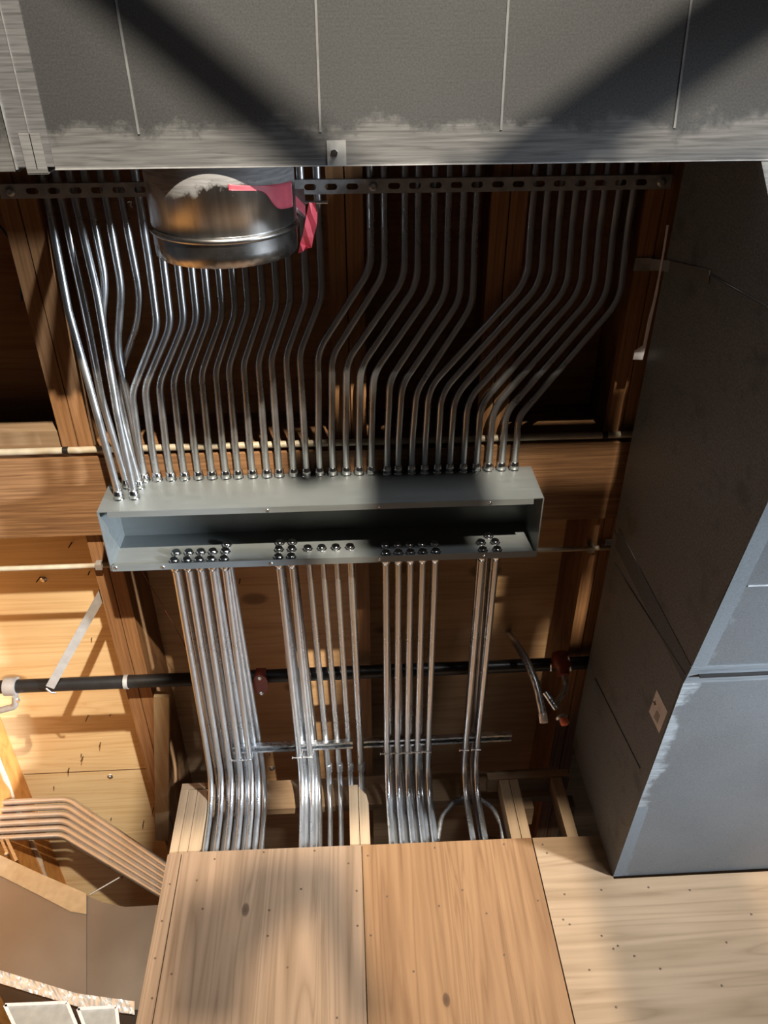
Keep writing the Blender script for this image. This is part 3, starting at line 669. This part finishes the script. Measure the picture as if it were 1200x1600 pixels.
# hanging strap from the joist to the duct
sA = atz(991, 413, 2.552); sB = atz(1040, 413, 2.552)
st = thing('duct_strap', MB().bar(sA, V((XD + .01, sB.y, 2.552)), .042, .003), metal('strap_grey', (.42, .40, .38), .4, .15, metallic=.6), 'folded metal strap from the right joist to the dark duct', 'strap')
sC = atx(1046, 416, XD - .003); sD = atx(1108, 432, XD - .003)
obj('strap_tail', MB().bar(sC, sD, .034, .002, (1, 0, 0)), metal('strap_dark', (.25, .24, .22), .45, .15, metallic=.6), st)
obj('strap_drop', MB().bar(V((XD - .004, sB.y, 2.553)), sC, .034, .002, (1, 0, 0)), M_strut, st)
# white strip standing in for daylight between joist and duct
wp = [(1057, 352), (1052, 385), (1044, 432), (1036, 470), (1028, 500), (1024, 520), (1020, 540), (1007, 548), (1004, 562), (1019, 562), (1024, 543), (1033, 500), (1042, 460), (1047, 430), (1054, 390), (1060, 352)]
thing('daylight_sliver', MB().prism([atz(x - 15, y, 2.450) for x, y in wp], (0, 0, .003)), M_white, 'white strip standing in for daylight between the right joist and the duct', 'daylight strip')
thing('bright_deck_patch', MB().prism([atz(x, y, 2.552) for x, y in ((946, 843), (974, 841), (969, 857), (944, 858))], (0, 0, .002)), M_white, 'pale piece standing in for bright deck above the thin tan tube by the duct', 'bright patch')  # thin white piece standing in for a bright bit of deck

# ================================================================== sprinkler drops at right
def braided(name):
    m, nt, b = mat(name); t = nt.nodes.new('ShaderNodeTexCoord')
    w1 = N(nt, 'ShaderNodeTexWave', Scale=95.0); w1.bands_direction = 'DIAGONAL'; nt.links.new(t.outputs['Object'], w1.inputs['Vector'])
    mp = nt.nodes.new('ShaderNodeMapping'); mp.inputs['Scale'].default_value = (-1, 1, 1); nt.links.new(t.outputs['Object'], mp.inputs[0])
    w2 = N(nt, 'ShaderNodeTexWave', Scale=95.0); w2.bands_direction = 'DIAGONAL'; nt.links.new(mp.outputs[0], w2.inputs['Vector'])
    nt.links.new(mixc(nt, .5, ramp(nt, w1.outputs[0], [(.2, (.12, .12, .12)), (.7, (.7, .68, .65))]), ramp(nt, w2.outputs[0], [(.2, (.12, .12, .12)), (.7, (.7, .68, .65))]), 'MIX'), b.inputs['Base Color'])
    b.inputs['Metallic'].default_value = .9; b.inputs['Roughness'].default_value = .35; return m
M_braid = braided('braided_steel')
hz = lambda x, y, z: atz(x, y, z)
h = thing('flexible_sprinkler_hose', MB().tube(fillet([hz(795, 990, 2.84), hz(806, 1005, 2.50), hz(822, 1030, 2.40), hz(838, 1068, 2.30), hz(848, 1116, 2.20)], .5, 6), .016, 16), M_braid, 'large braided steel sprinkler hose ending in a white and orange collar', 'hose')
obj('end_ferrule', MB().lathe(hz(848, 1116, 2.20), hz(850, 1131, 2.165) - hz(848, 1116, 2.20), [(0, .0175), (.034, .0175), (.035, .013)], 18), plain('pale_ferrule', (.75, .66, .58), .35, .3), h)
cpl = thing('pipe_outlet', MB().lathe(hz(875, 1020, 2.48), hz(880, 1052, 2.40) - hz(875, 1020, 2.48), [(0, .036), (.02, .042), (.06, .040), (.07, .028), (.10, .026)], 18), M_red, 'dark red outlet clamp on the black pipe beside the dark duct', 'pipe fitting')
obj('bolt', MB().tube([hz(888, 1026, 2.43), hz(892, 1047, 2.43)], .006, 8), M_wash, cpl)
obj('bolt', MB().tube([hz(861, 1038, 2.43), hz(861, 1048, 2.43)], .005, 8), M_wash, cpl)
thing('flexible_sprinkler_hose', MB().tube(fillet([hz(882, 1056, 2.40), hz(885, 1075, 2.36), hz(875, 1090, 2.32), hz(866, 1102, 2.28)], .08, 6), .0125, 14), M_braid, 'short curved braided hose hanging from the dark red outlet', 'hose')
hd = thing('ceiling_sprinkler', MB().tube([hz(852, 1082, 2.30), hz(870, 1108, 2.235)], .014, 14).lathe(hz(876, 1118, 2.225), V((.25, .4, -1)), [(0, .020), (.004, .026), (.012, .026), (.016, .022)], 20), M_bright, 'chrome sprinkler head on its drop nipple with a cap', 'sprinkler')
obj('protective_cap', MB().lathe(hz(880, 1123, 2.200), V((.15, .3, -1)), [(0, .017), (.014, .0185), (.024, .0175), (.028, .010)], 20), M_orange, hd, label='orange plastic cap')

# flexible armoured conduit loop behind the right bundle
lp = fillet([aty(684, 1312, YW + .20), aty(690, 1275, YW + .20), aty(712, 1249, YW + .20), aty(742, 1243, YW + .20), aty(770, 1262, YW + .17), aty(784, 1290, YW + .16), aty(788, 1330, YW + .15)], .12, 10)
fine = []
for a_, b_ in zip(lp[:-1], lp[1:]):
    L = (b_ - a_).length; k = max(1, int(L / .0022))
    for j in range(k): fine.append(a_ + (b_ - a_) * j / k)
thing('flexible_conduit', MB().tube(fine, [.0095 + .0018 * math.sin(i * 1.9) for i in range(len(fine))], 10, caps=True), M_strut, 'looped ribbed flexible steel conduit behind the small right-hand bundle', 'conduit')

# ================================================================== lower left: conduit bunch and galvanised duct beyond the wall corner
for i in range(6):
    f = i / 5; yy = 3.44 + .012 * i
    P = [aty(-60, 1254 + 56 * f, yy), aty(108 - 10 * f, 1249 + 56 * f, yy), aty(262, 1354 + 50 * f, yy), aty(330, 1400 + 50 * f, yy)]
    P[0].z = P[1].z; 
    thing('bent_conduit', MB().tube(fillet(P, .12, 8), R * 1.22, 14), M_emt, '%s from the top among the bent conduits at the lower left behind the wall corner' % ORD[i], 'conduit', 'bent conduits at the lower left')
# short hanger brackets under them
hg = thing('conduit_hanger', MB().bar(aty(2, 1312, 3.42), aty(12, 1335, 3.42), .012, .004, (0, 1, 0)).bar(aty(10, 1310, 3.42), aty(26, 1345, 3.42), .014, .004, (0, 1, 0)), M_bright, 'bright steel hanger legs under the bent conduits at the left edge', 'hanger')
obj('bolt', MB().lathe(aty(10, 1335, 3.41), (0, -1, 0), [(0, .008), (.008, .008)], 6), M_wash, hg)
thing('cross_wire', MB().tube([aty(108, 1320, 3.60), aty(246, 1396, 3.60)], .0045, 8), M_grey, 'thin rod crossing below the bent conduits, falling to the right', 'rod')
thing('cross_wire', MB().tube([aty(140, 1398, 3.62), aty(206, 1360, 3.62)], .0040, 8), M_grey, 'thin rod crossing below the bent conduits, rising to the right', 'rod')
m_b = metal('galvanised_branch', (.30, .27, .24), .45, .12, metallic=.8, sc=(2, 2, 2))
bd = empty('branch_duct', aty(110, 1560, 3.45), label='tan-lit galvanised branch duct at the lower left behind the wall corner', cat='duct')
yb0 = 3.40
f1 = [(-20, 1331), (0, 1338), (65, 1368), (135, 1398), (135, 1562), (60, 1546), (0, 1528), (-20, 1520)]
obj('duct_section', MB().prism([aty(x, y, yb0) for x, y in f1], (0, .42, 0)), m_b, bd)
f2 = [(135.5, 1399), (160, 1410), (196, 1417), (250, 1414), (250, 1580), (200, 1577), (135.5, 1563)]
obj('duct_section', MB().prism([aty(x, y, yb0 + .004) for x, y in f2], (0, .42, 0)), m_b, bd)
f3 = [(-20, 1329), (0, 1336), (65, 1366), (135, 1396), (135, 1428), (110, 1424), (60, 1398), (0, 1368), (-20, 1358)]
obj('wrap_band', MB().prism([aty(x, y, yb0 - .006) for x, y in f3], (0, .005, 0)), metal('warm_band', (.42, .32, .20), .5, .1, metallic=.3), bd)
# crumpled foil tape along the bottom edge
vs, fs = [], []; K = 60
for i in range(K + 1):
    x = -18 + 228 * i / K; yl = 1528 + (x * .30 if x < 120 else 36 + (x - 120) * .14)
    for j in range(5):
        p_ = aty(x, yl - 12 + j * 5, yb0 - .010 - random.uniform(0, .010)); vs.append(p_)
for i in range(K):
    for j in range(4):
        k = i * 5 + j; fs.append((k, k + 1, k + 6, k + 5))
fo = MB().add(vs, fs); n0 = len(vs); fo.add([v + V((0, .004, 0)) for v in vs], [tuple(reversed(f)) for f in fs])
obj('foil_tape', fo, metal('crumpled_foil', (.92, .92, .92), .35, .05, metallic=.6), bd, label='crumpled bright foil tape')
# white-framed panels below
def framed(pts, y, label):
    P = [aty(x, yy, y) for x, yy in pts]; t = empty('framed_panel', P[0], label=label, cat='panel')
    mb = MB()
    for i in range(len(P)):
        mb.bar(P[i], P[(i + 1) % len(P)], .012, .010, (0, 1, 0))
    obj('panel_frame', mb, M_white, t); obj('panel_face', MB().prism([p_ + V((0, .003, 0)) for p_ in P], (0, .004, 0)), plain('grey_panel', (.42, .44, .44), .3), t)
framed([(8, 1571), (105, 1567), (135, 1640), (45, 1650)], 3.30, 'white-framed grey panel at the bottom left corner')
framed([(122, 1577), (182, 1574), (190, 1650), (150, 1652)], 3.31, 'smaller white-framed panel next to the wall corner at bottom left')

# ================================================================== unseen braces, and shade pieces added to shape the light
thing('shadow_panel', MB().box(.97, 1.275, -1.05, -.99, -1.6, .62), M_concrete, 'added grey panel behind the viewer casting shade on the wall', 'shadow panel')  # added unseen panel, casts the upright shadow band on the wall
def scaffold(a, b, r, label): thing('scaffold_brace', MB().tube([V(a), V(b)], r, 14), M_strut, label, 'scaffold brace')
scaffold((.34, -1.25, .745), (1.39, -1.25, 1.29), .042, 'scaffold brace behind the viewer rising to the right')
scaffold((.49, -1.39, .73), (-.41, -1.39, 1.16), .026, 'scaffold brace behind the viewer rising to the left')
thing('shade_board', MB().box(.505, .74, -1.34, -1.30, .551, .845), W_ply, 'added middle shade board behind the viewer', 'board')  # unseen boards added to shade the trough, conduits and deck
thing('shade_board', MB().box(.145, .425, -1.32, -1.28, .13, .55), W_ply, 'added low shade board at the left behind the viewer', 'board')
thing('shade_board', MB().box(.525, .985, -1.32, -1.28, .13, .55), W_ply, 'added low wide shade board behind the viewer', 'board')
thing('shade_board', MB().box(.855, 1.025, -1.32, -1.28, .551, .70), W_ply, 'added small square shade board behind the viewer', 'board')
L_ = V(LM)
def back_to(px, py, yo):
    q = aty(px, py, YW); return L_ + (q - L_) * ((yo - L_.y) / (q.y - L_.y))
mask_px = [(294, 1375), (335, 1402), (385, 1340), (530, 1340), (553, 1400), (563, 1480), (600, 1560), (606, 1605), (556, 1605), (515, 1490), (480, 1415), (440, 1450), (392, 1510), (375, 1605), (262, 1605), (272, 1450)]
thing('shadow_mask', MB().prism([back_to(x, y, -1.46) for x, y in mask_px], (0, .01, 0)), M_concrete, 'added ragged shadow mask hanging behind the viewer', 'shadow mask')  # added unseen mask, cut to cast the mottled shade on the panels
thing('shade_board', MB().box(.76, 1.025, -1.34, -1.30, .735, .845), W_ply, 'added upper shade board at the right behind the viewer', 'board')  # added unseen board, keeps light off the right of the beam
